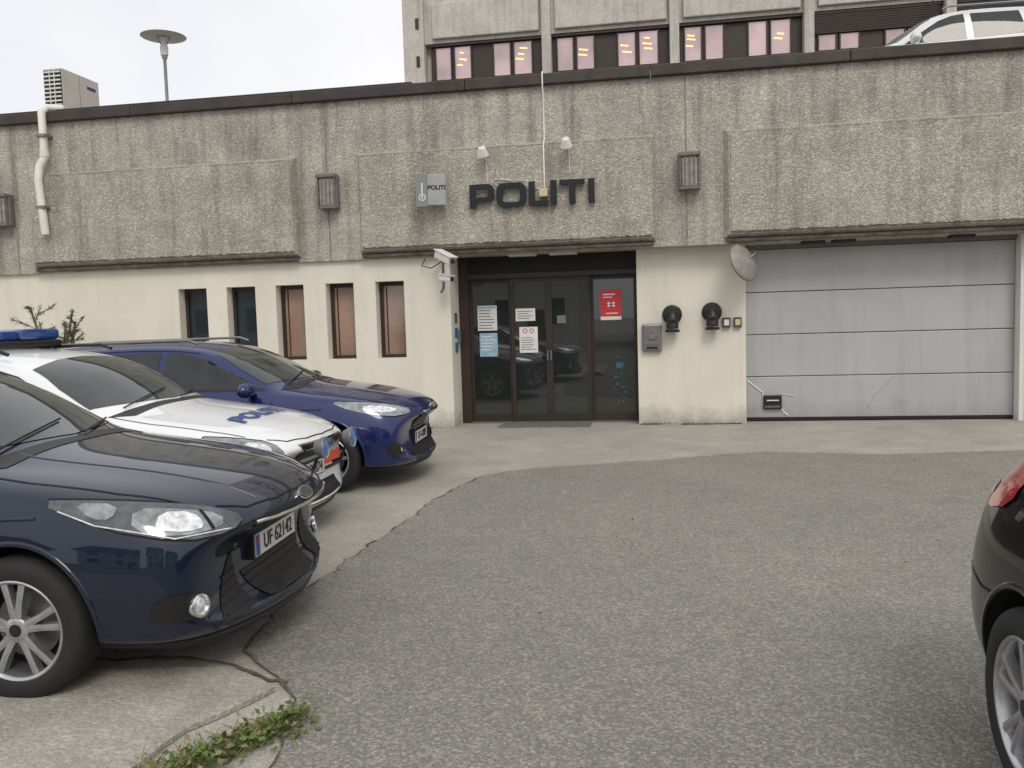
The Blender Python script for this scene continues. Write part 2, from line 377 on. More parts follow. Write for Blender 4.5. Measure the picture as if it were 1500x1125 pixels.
for (x0,x1) in [(-.24,.1),(.35,1.2)]:
    polyplate('moss_patch',[(x0,.20),(x1,.24),(x1,.3),(x0,.3)],.006,m_dirt,jit=.03,seg=.06)
# ------------------------------------------------------------ letters
lt=empty('politi_wall_sign')
def arc(cx,cz,r,a0,a1,n=6):return [(cx+r*math.cos(math.radians(a0+(a1-a0)*i/n)),cz+r*math.sin(math.radians(a0+(a1-a0)*i/n))) for i in range(n+1)]
def rrect(x0,x1,z0,z1,r):return arc(x1-r,z0+r,r,-90,0)+arc(x1-r,z1-r,r,0,90)+arc(x0+r,z1-r,r,90,180)+arc(x0+r,z0+r,r,180,270)
def letter(nm,loops,x,z,y0,depth):
    cu=bpy.data.curves.new(nm,'CURVE');cu.dimensions='2D';cu.fill_mode='BOTH';cu.extrude=depth/2
    for lp in loops:
        s=cu.splines.new('POLY');s.points.add(len(lp)-1);s.use_cyclic_u=True
        for i,q in enumerate(lp):s.points[i].co=(q[0],q[1],0,1)
    o=bpy.data.objects.new(nm,cu);COL.objects.link(o)
    dg=bpy.context.evaluated_depsgraph_get();me=bpy.data.meshes.new_from_object(o.evaluated_get(dg));bpy.data.objects.remove(o)
    me.transform(basis((x,y0,z),(1,0,0),(0,0,1)));me.materials.clear();me.materials.append(m_letter)
    link(bpy.data.objects.new(nm,me),lt)
h=.335;s=.085;x=-2.55;z=3.155;yy=-.215
R=lambda x0,x1,z0,z1:[(x0,z0),(x1,z0),(x1,z1),(x0,z1)]
letter('letter_p',[[(0,0),(s,0),(s,.09)]+arc(.35-.09,.09+.09,.09,-90,0)+arc(.35-.09,h-.09,.09,0,90)+[(0,h)],[(s,.155)]+arc(.35-s-.03,.185,.03,-90,0)+arc(.35-s-.03,h-.065-.03,.03,0,90)+[(s,h-.065)]],x,z,yy,.05);x+=.385
letter('letter_o',[rrect(0,.42,0,h,.1),rrect(s,.42-s,.068,h-.068,.045)],x,z,yy,.05);x+=.46
letter('letter_l',[[(0,0),(.27,0),(.27,.068),(s,.068),(s,h),(0,h)]],x,z,yy,.05);x+=.305
letter('letter_i',[R(0,s,0,h)],x,z,yy,.05);x+=.125
letter('letter_t',[[(.135,0),(.135+s,0),(.135+s,h-.068),(.35,h-.068),(.35,h),(0,h),(0,h-.068),(.135,h-.068)]],x,z,yy,.05);x+=.40
letter('letter_i',[R(0,s,0,h)],x,z,yy,.05)
bs=empty('police_light_sign',(-3.09,-.33,3.43),math.radians(14))
box('panel_grey',-.21,-.045,-.03,.03,-.23,.24,M('sign_grey',(.24,.25,.25),.3),bs,.006)
box('panel_white',-.043,.21,-.04,.04,-.21,.22,M('sign_white',(.36,.37,.36),.3,var=.15,vscale=5),bs,.006)
box('emblem_bar',-.13,-.11,-.035,-.031,-.12,.10,m_white,bs)
lathe('emblem_ring',[(.035,0),(.05,0),(.05,-.004),(.035,-.004)],m_white,bs,20,'Y',(-.12,-.031,-.1))
textmesh('sign_text','POLITI',.085,m_letter,bs,basis((.085,-.042,.03),(1,0,0),(0,0,1)),.001,.003)
tube('sign_arm',[(0,.0,.2),(0,.35,.2)],.012,m_grey,bs)
m_diff=M('lamp_diffuser',(.30,.28,.245),.35,var=.35,vscale=14)
for jx in (-10.1,-4.7,.5,5.66):
    wl=empty('wall_lamp',(jx,-.12,3.53))
    box('housing',-.15,.15,.0,.12,-.25,.25,m_lampg,wl,.02)
    box('diffuser',-.11,.11,-.06,.0,-.22,.19,m_diff,wl,.02)
    box('hood',-.15,.15,-.09,.0,.19,.25,m_lampg,wl,.015)
    for k in (-.125,-.06,0,.06,.125):box('side_rib',k-.010,k+.010,-.072,.0,-.24,.19,m_lampg,wl,.004)
    box('base_rib',-.14,.14,-.07,0,-.25,-.22,m_lampg,wl,.004)
cd=empty('cable_conduit')
tube('pipe',[(-1.49,.0,5.03),(-1.49,-.11,5.0),(-1.49,-.11,4.8),(-1.49,-.05,4.7),(-1.49,-.05,4.1),(-1.49,-.17,4.02),(-1.49,-.17,3.4)],.011,m_white,cd)
box('junction_box',-1.555,-1.44,-.28,-.15,3.27,3.38,m_yellow,cd,.01)
for k in range(3):tube('cable',[(-1.52,-.165,3.38),(-1.75-k*.2,-.165,3.52),(-2.2+k*.1,-.16,3.56)],.004,m_white,cd)
for sx_,sz_ in ((-2.33,3.93),(-1.16,3.98)):
    sp=empty('spotlight',(sx_,-.32,sz_))
    lathe('lamp_head',[(0,.05),(.05,.05),(.06,.02),(.085,-.06),(.08,-.065),(0,-.04)],m_white,sp,20,'Z',mtx=Matrix.Rotation(math.radians(35),3,'X'))
    tube('arm',[(0,.18,.03),(0,.1,.1),(0,0,.05)],.012,m_white,sp)
    box('bracket',-.04,.04,.16,.2,-.05,.08,m_grey,sp,.005)
    tube('drop_cable',[(.02,.155,-.02),(.03,.155,-.4)],.005,m_white,sp)
dp=empty('drain_pipe')
tube('pipe',[(-9.05,.1,5.06),(-9.25,-.02,5.07),(-9.27,-.12,4.98),(-9.27,-.12,4.3),(-9.33,-.17,4.16),(-9.33,-.22,3.95),(-9.27,-.22,3.1)],.06,m_pipe,dp)
box('pipe_bracket',-9.35,-9.19,-.2,-.0,4.6,4.64,m_grey,dp);box('pipe_bracket',-9.37,-9.21,-.29,-.15,3.5,3.54,m_grey,dp)
tube('elbow_collar',[(-9.27,-.12,4.4),(-9.27,-.12,4.3)],.07,m_pipe,dp)
def cctv(loc,yaw,pitch,L_,rr,mat):
    e=empty('security_camera',loc,yaw)
    m3=Matrix.Rotation(pitch,3,'X').to_4x4()
    box('housing',-rr,rr,-L_/2,L_/2,-rr*.8,rr*.8,mat,e,.02,rot=m3)
    hood=box('sunshield',-rr*1.15,rr*1.15,-L_*.62,L_/2,-.008,.008,mat,e,.004,rot=m3);hood.location=(0,0,rr*.95)
    le=lathe('lens',[(0,0),(rr*.6,0),(rr*.6,.02),(0,.02)],m_black,e,20,'Y');le.location=(0,-L_/2-.015,-math.sin(pitch)*L_/2)
    tube('bracket',[(0,.05,-rr*.8),(0,.06,-rr*.8-.1),(.1,.2,-rr*.8-.14)],.02,m_grey,e)
cctv((-2.92,-.32,2.48),math.radians(48),math.radians(20),.38,.065,m_white)
cctv((-2.93,-.25,2.19),math.radians(60),math.radians(8),.22,.05,m_white)
tube('camera_cable',[(-3.3,.02,2.50),(-3.35,-.02,2.40),(-3.2,-.03,2.36),(-3.05,0,2.45),(-2.95,.02,2.52)],.008,m_black,ps)
ic=empty('intercom',(-.045,.3,1.26))
box('case',-.14,.14,-.09,0,-.2,.2,m_grey,ic,.03)
box('face',-.11,.11,-.10,-.09,-.1,.16,m_lampg,ic,.003)
lathe('speaker',[(0,0),(.08,0),(.08,-.012),(.06,-.014),(0,-.008)],m_grey,ic,28,'Y',(0,-.1,.05))
box('slot',-.08,.08,-.096,-.09,-.16,-.13,m_black,ic)
for vx,vz in ((.245,1.5),(.80,1.52)):
    e=empty('exhaust_hose_port',(vx,.3,vz))
    lathe('flange',[(0,0),(.14,0),(.14,-.03),(.11,-.05),(.11,-.13),(0,-.14)],m_black,e,28,'Y',(0,0,.08))
    tube('elbow',[(0,-.06,.08),(0,-.12,.03),(0,-.12,-.12)],.085,m_black,e)
    lathe('outlet_ring',[(0,-.0),(.10,.0),(.10,.04),(.085,.04)],m_dark,e,28,'Z',(0,-.12,-.17))
    box('pull_tab',-.05,.05,-.22,-.2,-.02,.02,m_black,e,.005)
for bx in (1.0,1.155):
    e=empty('key_switch',(bx,.3,1.445));box('case',-.055,.055,-.06,0,-.075,.075,m_lampg,e,.008);box('face',-.035,.035,-.066,-.06,-.04,.045,m_paper if bx<1.1 else m_yellow,e,.002);box('rim',-.045,.045,-.063,-.061,-.055,.06,m_black,e)
mr=empty('convex_mirror',(1.20,-.10,2.26))
fd=Vector((-.68,.60,-.34)).normalized();mm=fd.to_track_quat('Z','Y').to_matrix()
lathe('mirror_face',[(.255,0),(.18,.03),(.1,.05),(0.0001,.058)],m_chrome,mr,36,'Z',mtx=mm)
lathe('mirror_back',[(.265,.005),(.26,-.02),(.2,-.06),(.08,-.09),(0.0001,-.09)],M('mirror_back',(.26,.25,.225),.55,var=.2,vscale=9),mr,36,'Z',mtx=mm)
lathe('rim_edge',[(.262,.014),(.274,.006),(.274,-.010),(.26,-.014)],M('mirror_rim',(.24,.15,.09),.5),mr,36,'Z',mtx=mm)
tube('bracket',[(.03,-.0,.02),(.16,-.02,.12),(.16,.3,.22)],.012,m_grey,mr)
# ------------------------------------------------------------ office building behind
ob=empty('office_building')
box('core',-9.2,36,20.6,32,4.4,24,m_upconc,ob)
box('end_wall',-9.25,-8.45,20.05,20.6,4.4,24,m_upconc,ob)
cols=[-8.45+4.66*i for i in range(0,10)]
for fz in (3.86,7.26,10.66,14.06,17.46):
    box('spandrel',-8.45,36,20.25,20.6,fz+1.42,fz+3.4,m_upconc,ob)
    for i in range(9):
        x0=cols[i]+.17;x1=cols[i+1]-.17
        box('spandrel_panel',x0+.15,x1-.1,20.1,20.25,fz+1.55,fz+2.85,m_upconc,ob,.04)
        box('sill',x0,x1,20.12,20.3,fz-.09,fz,m_brown,ob)
        if fz<7:continue
        box('window_backing',x0,x1,20.45,20.5,fz,fz+1.42,m_brown,ob)
        box('window_top_rail',x0,x1,20.3,20.45,fz+1.32,fz+1.42,m_brown,ob)
        blind=(i>=3 and fz<11 )
        for k,(u0,u1) in enumerate([(.05,.18),(.22,.36),(.57,.71),(.75,.90)]):
            a_=x0+(x1-x0)*u0;b_=x0+(x1-x0)*u1
            z0,z1=fz+.1,fz+(1.27 if not blind else .62)
            box('window_pane',a_,b_,20.40,20.43,z0,z1,m_offglass,ob)
            box('pane_frame',a_-.05,a_,20.36,20.45,fz+.05,fz+1.3,m_brown,ob)
            box('pane_frame',b_,b_+.05,20.36,20.45,fz+.05,fz+1.3,m_brown,ob)
            if not blind and random.random()<.6:
                for q in range(random.choice([1,2,3])):
                    zz=fz+.55+q*.2+random.uniform(0,.08);aa=a_+random.uniform(.02,.22)
                    box('ceiling_light',aa,min(b_-.03,aa+random.uniform(.15,.35)),20.392,20.398,zz,zz+.05,m_offlit,ob,rot=Matrix.Rotation(.15,4,'Y'))
        if blind:
            for q in range(11):box('blind_slat',x0+.05,x1-.05,20.32,20.37,fz+.66+q*.06,fz+.7+q*.06,m_brown,ob)
for cx in cols[1:]:
    box('column',cx-.17,cx+.17,20.0,20.6,4.4,24,m_upconc,ob,.03)
for k in range(3):box('end_wall_detail',-8.75,-8.62,20.02,20.05,11.2+k*1.4,11.6+k*1.4,m_brown,ob)
tube('roof_antenna_cable',[(9.6,19.9,12.2),(9.4,19.9,11.3),(9.0,19.9,10.7)],.02,m_dark,ob)
m_pole=M('galvanised_pole',(.34,.34,.33),.5,metal=.4,var=.1,vscale=4)
sl_=empty('street_lamp',(-11.97,8,4.76))
lathe('pole',[(.06,0),(.06,.88),(.04,.93),(.04,3.53),(.07,3.58),(.07,3.69),(.05,3.74)],m_pole,sl_,20)
lathe('lamp_body',[(.0,3.64),(.09,3.64),(.10,3.84),(.06,3.94),(.12,4.06),(.02,4.08)],m_white,sl_,20)
lathe('disc_reflector',[(0,4.20),(.2,4.19),(.53,4.11),(.545,4.095),(.52,4.085),(.2,4.09),(0,4.10)],M('disc_enamel',(.78,.72,.63),.4),sl_,40)
for k in range(3):
    a_=k*2.09;tube('strut',[(.08*math.cos(a_),.08*math.sin(a_),3.89),(.18*math.cos(a_),.18*math.sin(a_),4.10)],.01,m_grey,sl_)
ac=empty('air_conditioning_unit',(-10.25,1.5,4.84))
box('casing',-.18,.18,0,1.0,.48,1.32,m_beige,ac,.01)
for k in range(11):box('louvre',-.16,.16,-.03,-.002,.54+k*.07,.57+k*.07,m_white,ac,.004)
box('grille_back',-.17,.17,-.006,.0,.51,1.29,m_dark,ac)
for k in (-.04,.05):box('grille_bar',k-.008,k+.008,-.035,-.03,.51,1.29,m_white,ac)
box('side_seam',.181,.184,.45,.455,.5,1.30,m_lampg,ac)
box('logo',.181,.186,.66,.90,1.12,1.17,m_txtblue,ac)
box('foot',-.15,.15,.1,.16,-.08,.48,m_grey,ac);box('foot',-.15,.15,.8,.86,-.08,.48,m_grey,ac)
for hx,hw,hh in ((-22,9,6),(-8,8,5.5),(4,9,7),(17,8,6)):
    he=empty('wooden_house',(hx,-36,0))
    box('walls',-hw/2,hw/2,-4,4,0,hh,m_house,he)
    mobj('gable_roof',[(-hw/2-.4,4.4,hh-.1),(hw/2+.4,4.4,hh-.1),(hw/2+.4,-4.4,hh-.1),(-hw/2-.4,-4.4,hh-.1),(-hw/2-.4,0,hh+3),(hw/2+.4,0,hh+3)],[(0,1,5,4),(2,3,4,5),(0,4,3),(1,2,5),(0,3,2,1)],m_roof,he)
    for fl in (1.2,3.9):
        for k in range(3):
            wx=-hw/2+1.2+k*(hw-2.4)/2
            box('window_trim',wx-.6,wx+.6,4.0,4.06,fl-.1,fl+1.5,m_white,he);box('window',wx-.5,wx+.5,4.06,4.08,fl,fl+1.4,m_winblue,he)
    box('door',-.5+hw*.22,.5+hw*.22,4.0,4.05,0,2.0,m_brown,he)
# ------------------------------------------------------------ cars
def interp(tab,x):
    if x<=tab[0][0]:return tab[0][1]
    for i in range(len(tab)-1):
        if x<=tab[i+1][0]:
            t=(x-tab[i][0])/(tab[i+1][0]-tab[i][0]);return tab[i][1]+(tab[i+1][1]-tab[i][1])*t
    return tab[-1][1]
FRONT=[(2.22,.74,.29,.60,.68,.44,.665,.68),(2.205,.82,.23,.655,.75,.48,.72,.735),(2.12,.865,.19,.735,.785,.50,.785,.805),(1.95,.885,.185,.81,.785,.50,.85,.875),(1.65,.90,.19,.87,.785,.50,.91,.94),(1.31,.91,.19,.91,.79,.50,.955,.99),(1.02,.915,.19,.935,.80,.56,.985,1.03),(.84,.915,.19,.945,.805,.66,1.01,1.10),(.55,.915,.19,.95,.81,.66,1.175,1.25),(.18,.915,.19,.955,.81,.62,1.36,1.42),(-.3,.91,.19,.965,.80,.60,1.42,1.48),(-.9,.91,.19,.98,.79,.59,1.415,1.475)]
HATCH=[(-1.34,.91,.19,1.0,.77,.57,1.37,1.43),(-1.7,.90,.20,1.02,.74,.55,1.30,1.37),(-1.92,.88,.22,1.0,.72,.56,1.15,1.21),(-2.08,.85,.25,.93,.72,.58,1.0,1.04),(-2.16,.82,.28,.84,.72,.5,.88,.9),(-2.19,.74,.32,.72,.66,.45,.76,.77)]
WAGON=[(-1.34,.91,.19,1.0,.785,.58,1.40,1.46),(-1.8,.90,.20,1.02,.77,.57,1.37,1.43),(-2.08,.88,.22,1.02,.75,.56,1.32,1.38),(-2.25,.86,.25,.98,.73,.58,1.12,1.17),(-2.34,.83,.28,.88,.72,.55,.94,.96),(-2.38,.75,.32,.72,.66,.45,.76,.77)]
def car_body(kind,hs=1.0,bow=.31):
    st=FRONT+(HATCH if kind=='hatch' else WAGON)
    xr=st[-1][0]
    bf=[(-.2,0),(.6,.09),(1.2,.12),(1.7,.18),(2.2,bow)]
    bm=bmesh.new();rings=[]
    cr=bm.edges.layers.float.new('crease_edge')
    for (x,W,zb,zl,yb,yr,zre,zt) in st:
        half=[(0,zb),(.75*W,zb),(.94*W,zb+.06),(W,.42),(.992*W,(zl+.42)/2+.02),(yb+.035+(0.02 if x<1 else 0),zl-.045),(yb,zl)]
        half.append(((yb+yr)/2+.018,(zl+zre)/2+.012))
        half+= [(yr,zre),(yr*.62,zre+(zt-zre)*.75),(0,zt)]
        def mk(y,z):
            xx=x-interp(bf,x)*(abs(y)/.9)**2.3
            if x<-1.4:xx+=.2*min(1,(-1.4-x)/.8)*(abs(y)/.9)**2
            return bm.verts.new((xx,y,z if z<.9 else .9+(z-.9)*hs))
        ring=[mk(y,z) for y,z in half]+[mk(-y,z) for y,z in half[-2:0:-1]]
        rings.append(ring)
    n=20
    for i in range(len(rings)-1):
        A,B=rings[i],rings[i+1]
        for k in range(n):
            bm.faces.new((A[k],A[(k+1)%n],B[(k+1)%n],B[k]))
    for R_ in (rings[0],rings[-1]):
        bm.faces.new((R_[0],R_[1],R_[19]))
        for k in range(1,9):bm.faces.new((R_[k],R_[k+1],R_[20-k-1],R_[20-k]))
        bm.faces.new((R_[9],R_[10],R_[11]))
    bmesh.ops.recalc_face_normals(bm,faces=bm.faces[:])
    for i in range(len(rings)-1):
        for k,cv in ((2,.5),(18,.5),(5,.35),(15,.35),(8,.25),(12,.25)):
            e=bm.edges.get((rings[i][k],rings[i+1][k]))
            if e:e[cr]=cv
    me=bpy.data.meshes.new('body');bm.to_mesh(me);bm.free()
    return me,xr
def chaikin(P,n):
    for _ in range(n):
        Q=[]
        for i in range(len(P)):
            A=P[i];B=P[(i+1)%len(P)];Q+=[A.lerp(B,.25),A.lerp(B,.75)]
        P=Q
    return P
class Car:
    def __init__(s,name,kind,loc,heading,paint,wheelmat=m_alloy,sub=2,hs=1.0,spokes=5,fax=1.33,mx=.55,bow=.31):
        s.root=empty(name,loc,heading);s.mx=mx
        me,s.xr=car_body(kind,hs,bow);s.kind=kind
        o=bpy.data.objects.new('tmp',me);COL.objects.link(o)
        sd_=o.modifiers.new('s','SUBSURF');sd_.levels=sub;sd_.render_levels=sub
        dg=bpy.context.evaluated_depsgraph_get();m2=bpy.data.meshes.new_from_object(o.evaluated_get(dg))
        bm=bmesh.new();bm.from_mesh(m2);s.bvh=BVHTree.FromBMesh(bm);bm.free()
        o.modifiers.clear();o.data=m2;m2.materials.clear();m2.materials.append(paint);m2.materials.append(m_arch)
        s.ax=(fax,-1.34)
        bm=bmesh.new()
        for axx in s.ax:
            for sd2 in (1,-1):
                r_=bmesh.ops.create_cone(bm,cap_ends=True,segments=48,radius1=.36,radius2=.36,depth=.5,matrix=Matrix.Translation((axx,sd2*.86,.33))@Matrix.Rotation(math.pi/2,4,'X'))
        cm=bpy.data.meshes.new('cut');
        for f in bm.faces:f.material_index=1
        bm.to_mesh(cm);bm.free();cm.materials.append(paint);cm.materials.append(m_arch)
        c=bpy.data.objects.new('cut',cm);COL.objects.link(c)
        bo=o.modifiers.new('b','BOOLEAN');bo.object=c;bo.operation='DIFFERENCE';bo.solver='EXACT'
        dg=bpy.context.evaluated_depsgraph_get();m3=bpy.data.meshes.new_from_object(o.evaluated_get(dg))
        bpy.data.objects.remove(o);bpy.data.objects.remove(c)
        for p_ in m3.polygons:p_.use_smooth=True
        m3.set_sharp_from_angle(angle=math.radians(42))
        s.body=link(bpy.data.objects.new('body',m3),s.root)
        for axx in s.ax:
            for sd2 in (1,-1):s.wheel(axx,sd2,wheelmat,spokes)
    def wheel(s,x,sd,mat,spokes):
        y=.79
        def T(v):return (x+v[0],sd*(y+v[1]),.318+v[2])
        def lat(nm,prof,m,n=48):
            vs=[];fs=[];k=len(prof)
            for i in range(n):
                a_=2*math.pi*i/n
                for r_,h_ in prof:vs.append(T((r_*math.cos(a_),h_,r_*math.sin(a_))))
            for i in range(n):
                j=(i+1)%n
                for q in range(k-1):fs.append((i*k+q,j*k+q,j*k+q+1,i*k+q+1))
            o=mobj(nm,vs,fs,m,s.root,True);o.data.set_sharp_from_angle(angle=math.radians(50))
        lat('tyre',[(.19,-.1),(.29,-.105),(.312,-.085),(.318,-.05),(.319,0),(.318,.05),(.312,.082),(.30,.1),(.27,.112),(.235,.108),(.222,.1),(.215,.09)],m_tyre)
        lat('rim',[(.226,.100),(.218,.104),(.210,.100),(.203,.085),(.198,.02),(.19,-.08)],mat)
        lat('brake_disc',[(.15,.0),(.05,.0),(.0001,.0)],m_grey)
        lat('wheel_inner',[(.2,-.02),(.0001,-.02)],m_arch)
        lat('hub',[(.055,.04),(.055,.085),(.045,.092),(.0001,.094)],mat)
        lat('hub_cap',[(.028,.0945),(.0001,.096)],m_black)
        vs=[];fs=[]
        for i in range(spokes):
            for da in (-.16,.16):
                a0=2*math.pi*i/spokes+.3+da*1.0;a1=2*math.pi*i/spokes+.3+da*1.25
                pr=[(.04,a0,.022,.088),(.12,(a0+a1)/2,.017,.094),(.208,a1,.019,.096)]
                base=len(vs)
                for r_,an,w_,h_ in pr:
                    cx,cz=r_*math.cos(an),r_*math.sin(an);tx,tz=-math.sin(an)*w_,math.cos(an)*w_
                    vs+=[T((cx+tx,h_-.035,cz+tz)),T((cx+tx*.8,h_-.003,cz+tz*.8)),T((cx,h_,cz)),T((cx-tx*.8,h_-.003,cz-tz*.8)),T((cx-tx,h_-.035,cz-tz))]
                for q in range(2):
                    for k in range(4):fs.append((base+q*5+k,base+q*5+k+1,base+q*5+5+k+1,base+q*5+5+k))
        mobj('spokes',vs,fs,mat,s.root)
    def hit(s,pt,d):
        d=Vector(d).normalized();o=Vector(pt)+d*4
        loc,n,i,_=s.bvh.ray_cast(o,-d)
        if loc is None:
            loc,n,i,_=s.bvh.find_nearest(Vector(pt))
        return loc,n
    def patch(s,nm,pts,d,mat,off=.004,res=.04,sm=0,both=True):
        for sg in ((1,-1) if both else (1,)):
            D=Vector((d[0],d[1]*sg,d[2])).normalized()
            P=[Vector((q[0],q[1]*sg,q[2])) for q in pts]
            c=sum(P,Vector())/len(P)
            U=D.cross(Vector((0,0,1)));U=U.normalized() if U.length>.1 else Vector((0,1,0));V=D.cross(U)
            P=chaikin(P,sm)
            F=[c+U*((q-c).dot(U))+V*((q-c).dot(V)) for q in P]
            bm=bmesh.new();bm.faces.new([bm.verts.new(q) for q in F])
            bmesh.ops.triangulate(bm,faces=bm.faces[:])
            for ax_ in (U,V):
                lo=min((q-c).dot(ax_) for q in F);hi=max((q-c).dot(ax_) for q in F)
                k=int((hi-lo)/res)
                for i in range(1,k+1):
                    bmesh.ops.bisect_plane(bm,geom=bm.verts[:]+bm.edges[:]+bm.faces[:],plane_co=c+ax_*(lo+(hi-lo)*i/(k+1)),plane_no=ax_,dist=1e-5)
            for v in bm.verts:
                l,n=s.hit(v.co,D)
                v.co=l+n*off
            bmesh.ops.recalc_face_normals(bm,faces=bm.faces[:])
            me=bpy.data.meshes.new(nm);bm.to_mesh(me);bm.free();me.materials.append(mat)
            for p_ in me.polygons:p_.use_smooth=True
            link(bpy.data.objects.new(nm,me),s.root)
    def seam(s,pts,d,w=.004,mat=m_seam,both=True,off=.003,nm='shut_line'):
        D=Vector(d).normalized();P=[Vector(q) for q in pts]
        Lf=[];Rt=[]
        for i,q in enumerate(P):
            t=(P[min(i+1,len(P)-1)]-P[max(i-1,0)]);t=t-D*t.dot(D);n=D.cross(t).normalized()
            Lf.append(q+n*w);Rt.append(q-n*w)
        for i in range(len(P)-1):
            s.patch(nm,[Lf[i],Lf[i+1],Rt[i+1],Rt[i]],d,mat,off,.06,0,both)
    def line3(s,nm,pts,d,r_,mat,off=.01,n_=8,both=True):
        for sg in ((1,-1) if both else (1,)):
            out=[]
            for i in range(len(pts)-1):
                for q in range(n_ if i<len(pts)-2 else n_+1):
                    p_=Vector(pts[i]).lerp(Vector(pts[i+1]),q/n_);p_.y*=sg
                    l,n=s.hit(p_,(d[0],d[1]*sg,d[2]));out.append(l+n*off)
            tube(nm,out,r_,mat,s.root,2)
    def common(s,paint,trim=m_black):
        wag=s.kind=='wagon'
        s.patch('windscreen',[(.95,0,1.06),(.88,.35,1.055),(.72,.70,1.04),(.45,.66,1.18),(.20,.585,1.335),(.17,.3,1.385),(.16,0,1.40),(.17,-.3,1.385),(.20,-.585,1.335),(.45,-.66,1.18),(.72,-.70,1.04),(.88,-.35,1.055)],(1,0,.55),m_wind,.004,.05,0,False)
        s.patch('cowl',[(1.0,-.6,1.0),(1.03,0,1.0),(1.0,.6,1.0),(.86,.72,1.0),(.93,.4,1.04),(.97,0,1.05),(.93,-.4,1.04),(.86,-.72,1.0)],(0,0,1),m_black,.003,.05,0,False)
        s.line3('wiper',[(.94,-.55,1.06),(.80,.10,1.12)],(1,0,.6),.006,m_black,.016,8,False)
        s.line3('wiper',[(.97,.05,1.05),(.80,.62,1.10)],(1,0,.6),.006,m_black,.016,8,False)
        s.patch('front_side_glass',[(.70,.8,.995),(.42,.8,1.12),(.12,.8,1.28),(-.12,.8,1.345),(-.30,.8,1.36),(-.32,.8,1.005)],(0,1,0),m_carglass,.004,.05,0)
        if wag:
            s.patch('rear_side_glass',[(-.38,.8,1.01),(-.36,.8,1.36),(-1.12,.8,1.35),(-1.2,.8,1.04)],(0,1,0),m_carglass,.004,.05)
            s.patch('quarter_glass',[(-1.27,.8,1.06),(-1.2,.8,1.345),(-1.7,.8,1.32),(-1.95,.8,1.22),(-1.93,.8,1.10)],(0,1,0),m_carglass,.004,.05)
            s.patch('rear_glass',[(-2.2,.55,1.02),(-2.1,.5,1.3),(-2.1,-.5,1.3),(-2.2,-.55,1.02)],(-1,0,.3),m_carglass,.004,.05,0,False)
        else:
            s.patch('rear_side_glass',[(-.38,.8,1.01),(-.36,.8,1.36),(-.95,.8,1.345),(-1.15,.8,1.06)],(0,1,0),m_carglass,.004,.05)
            s.patch('quarter_glass',[(-1.22,.8,1.08),(-1.02,.8,1.335),(-1.3,.8,1.29),(-1.48,.8,1.16)],(0,1,0),m_carglass,.004,.05)
            s.patch('rear_glass',[(-1.95,.58,1.07),(-1.75,.5,1.30),(-1.75,-.5,1.30),(-1.95,-.58,1.07)],(-1,0,.6),m_carglass,.004,.05,0,False)
        s.seam([(-.35,.9,.24),(-.35,.9,.6),(-.33,.9,.97)],(0,1,0))
        s.seam([(.78,.9,.26),(.80,.9,.6),(.82,.9,.92)],(0,1,0))
        s.seam([(-.95,.9,.62),(-1.1,.9,.85),(-1.2,.9,1.0)],(0,1,0))
        s.seam([(.78,.9,.26),(-.9,.9,.26)],(0,1,0))
        s.seam([(.72,.8,.985),(-.3,.8,.995),(-1.15,.8,1.035)],(0,1,0),.008,m_black)
        for hx in (-.18,-.98):
            l,n=s.hit((hx,.9,.84),(0,1,0))
            for sg in (1,-1):box('door_handle',hx-.09,hx+.09,sg*l.y-.02,sg*l.y+.02,.835,.86,paint,s.root,.01)
        for sg in (1,-1):
            lathe('mirror_shell',[(.0001,-.13),(.05,-.12),(.075,-.06),(.08,.0),(.07,.07),(.03,.11),(.0001,.115)],paint,s.root,20,'Y',(s.mx,sg*.97,1.0),mtx=Matrix.Diagonal((.9,sg,.9)))
            box('mirror_stalk',s.mx-.03,s.mx+.04,sg*.88-.07,sg*.88+.07,.94,.965,m_black,s.root,.01)
        for axx in s.ax:
            for sg in (1,-1):
                vs=[];fs=[]
                K=28
                for i in range(K+1):
                    an=math.radians(-12+204*i/K)
                    for rr_,o_ in ((.358,.0),(.361,.007),(.379,.005),(.383,-.004)):
                        xx=axx+rr_*math.cos(an);zz=.33+rr_*math.sin(an)
                        l,n=s.hit((axx+max(rr_,.367)*math.cos(an),.9*sg,.33+max(rr_,.367)*math.sin(an)),(0,sg,0))
                        vs.append((xx,l.y+sg*o_,zz))
                    if i:
                        for q in range(3):fs.append(((i-1)*4+q,(i-1)*4+q+1,i*4+q+1,i*4+q))
                mobj('arch_lip',vs,fs,paint,s.root,True)
        s.seam([(.86,.7,.99),(1.2,.72,.94),(1.6,.70,.88),(1.86,.64,.82)],(0,0,1),.004)
        s.seam([(1.98,.56,.8),(2.08,.45,.8),(2.14,.25,.8),(2.16,0,.8)],(0,0,1),.004)
    def plate(s,txt,z=.5,x=None,h=.11,w=.52):
        l,n=s.hit((2.2,0,z),(1,0,0))
        e=empty('number_plate_mount',(l.x+.03,0,z));e.parent=s.root
        box('number_plate_back',-.04,.0,-w/2-.012,w/2+.012,-h/2-.012,h/2+.012,m_black,e,.004)
        box('number_plate',.0,.006,-w/2,w/2,-h/2,h/2,m_plate,e)
        box('plate_country_band',.0065,.008,-w/2+.002,-w/2+.045,-h/2+.004,h/2-.004,m_pblue,e)
        box('plate_flag',.0085,.010,-w/2+.010,-w/2+.037,.012,.035,m_red,e)
        textmesh('plate_text',txt,.108,m_black,e,basis((.0085,.025,-.002),(0,1,0),(0,0,1)),.001,.001,.90)
SD=(1,.85,.2)
hdA=math.radians(3.2)
A=Car('parked_car','hatch',(-1.795-2.2*math.cos(hdA),-8.08-2.2*math.sin(hdA),0),hdA,p_navy,sub=3,fax=1.20,mx=.30,bow=.36)
A.common(p_navy)
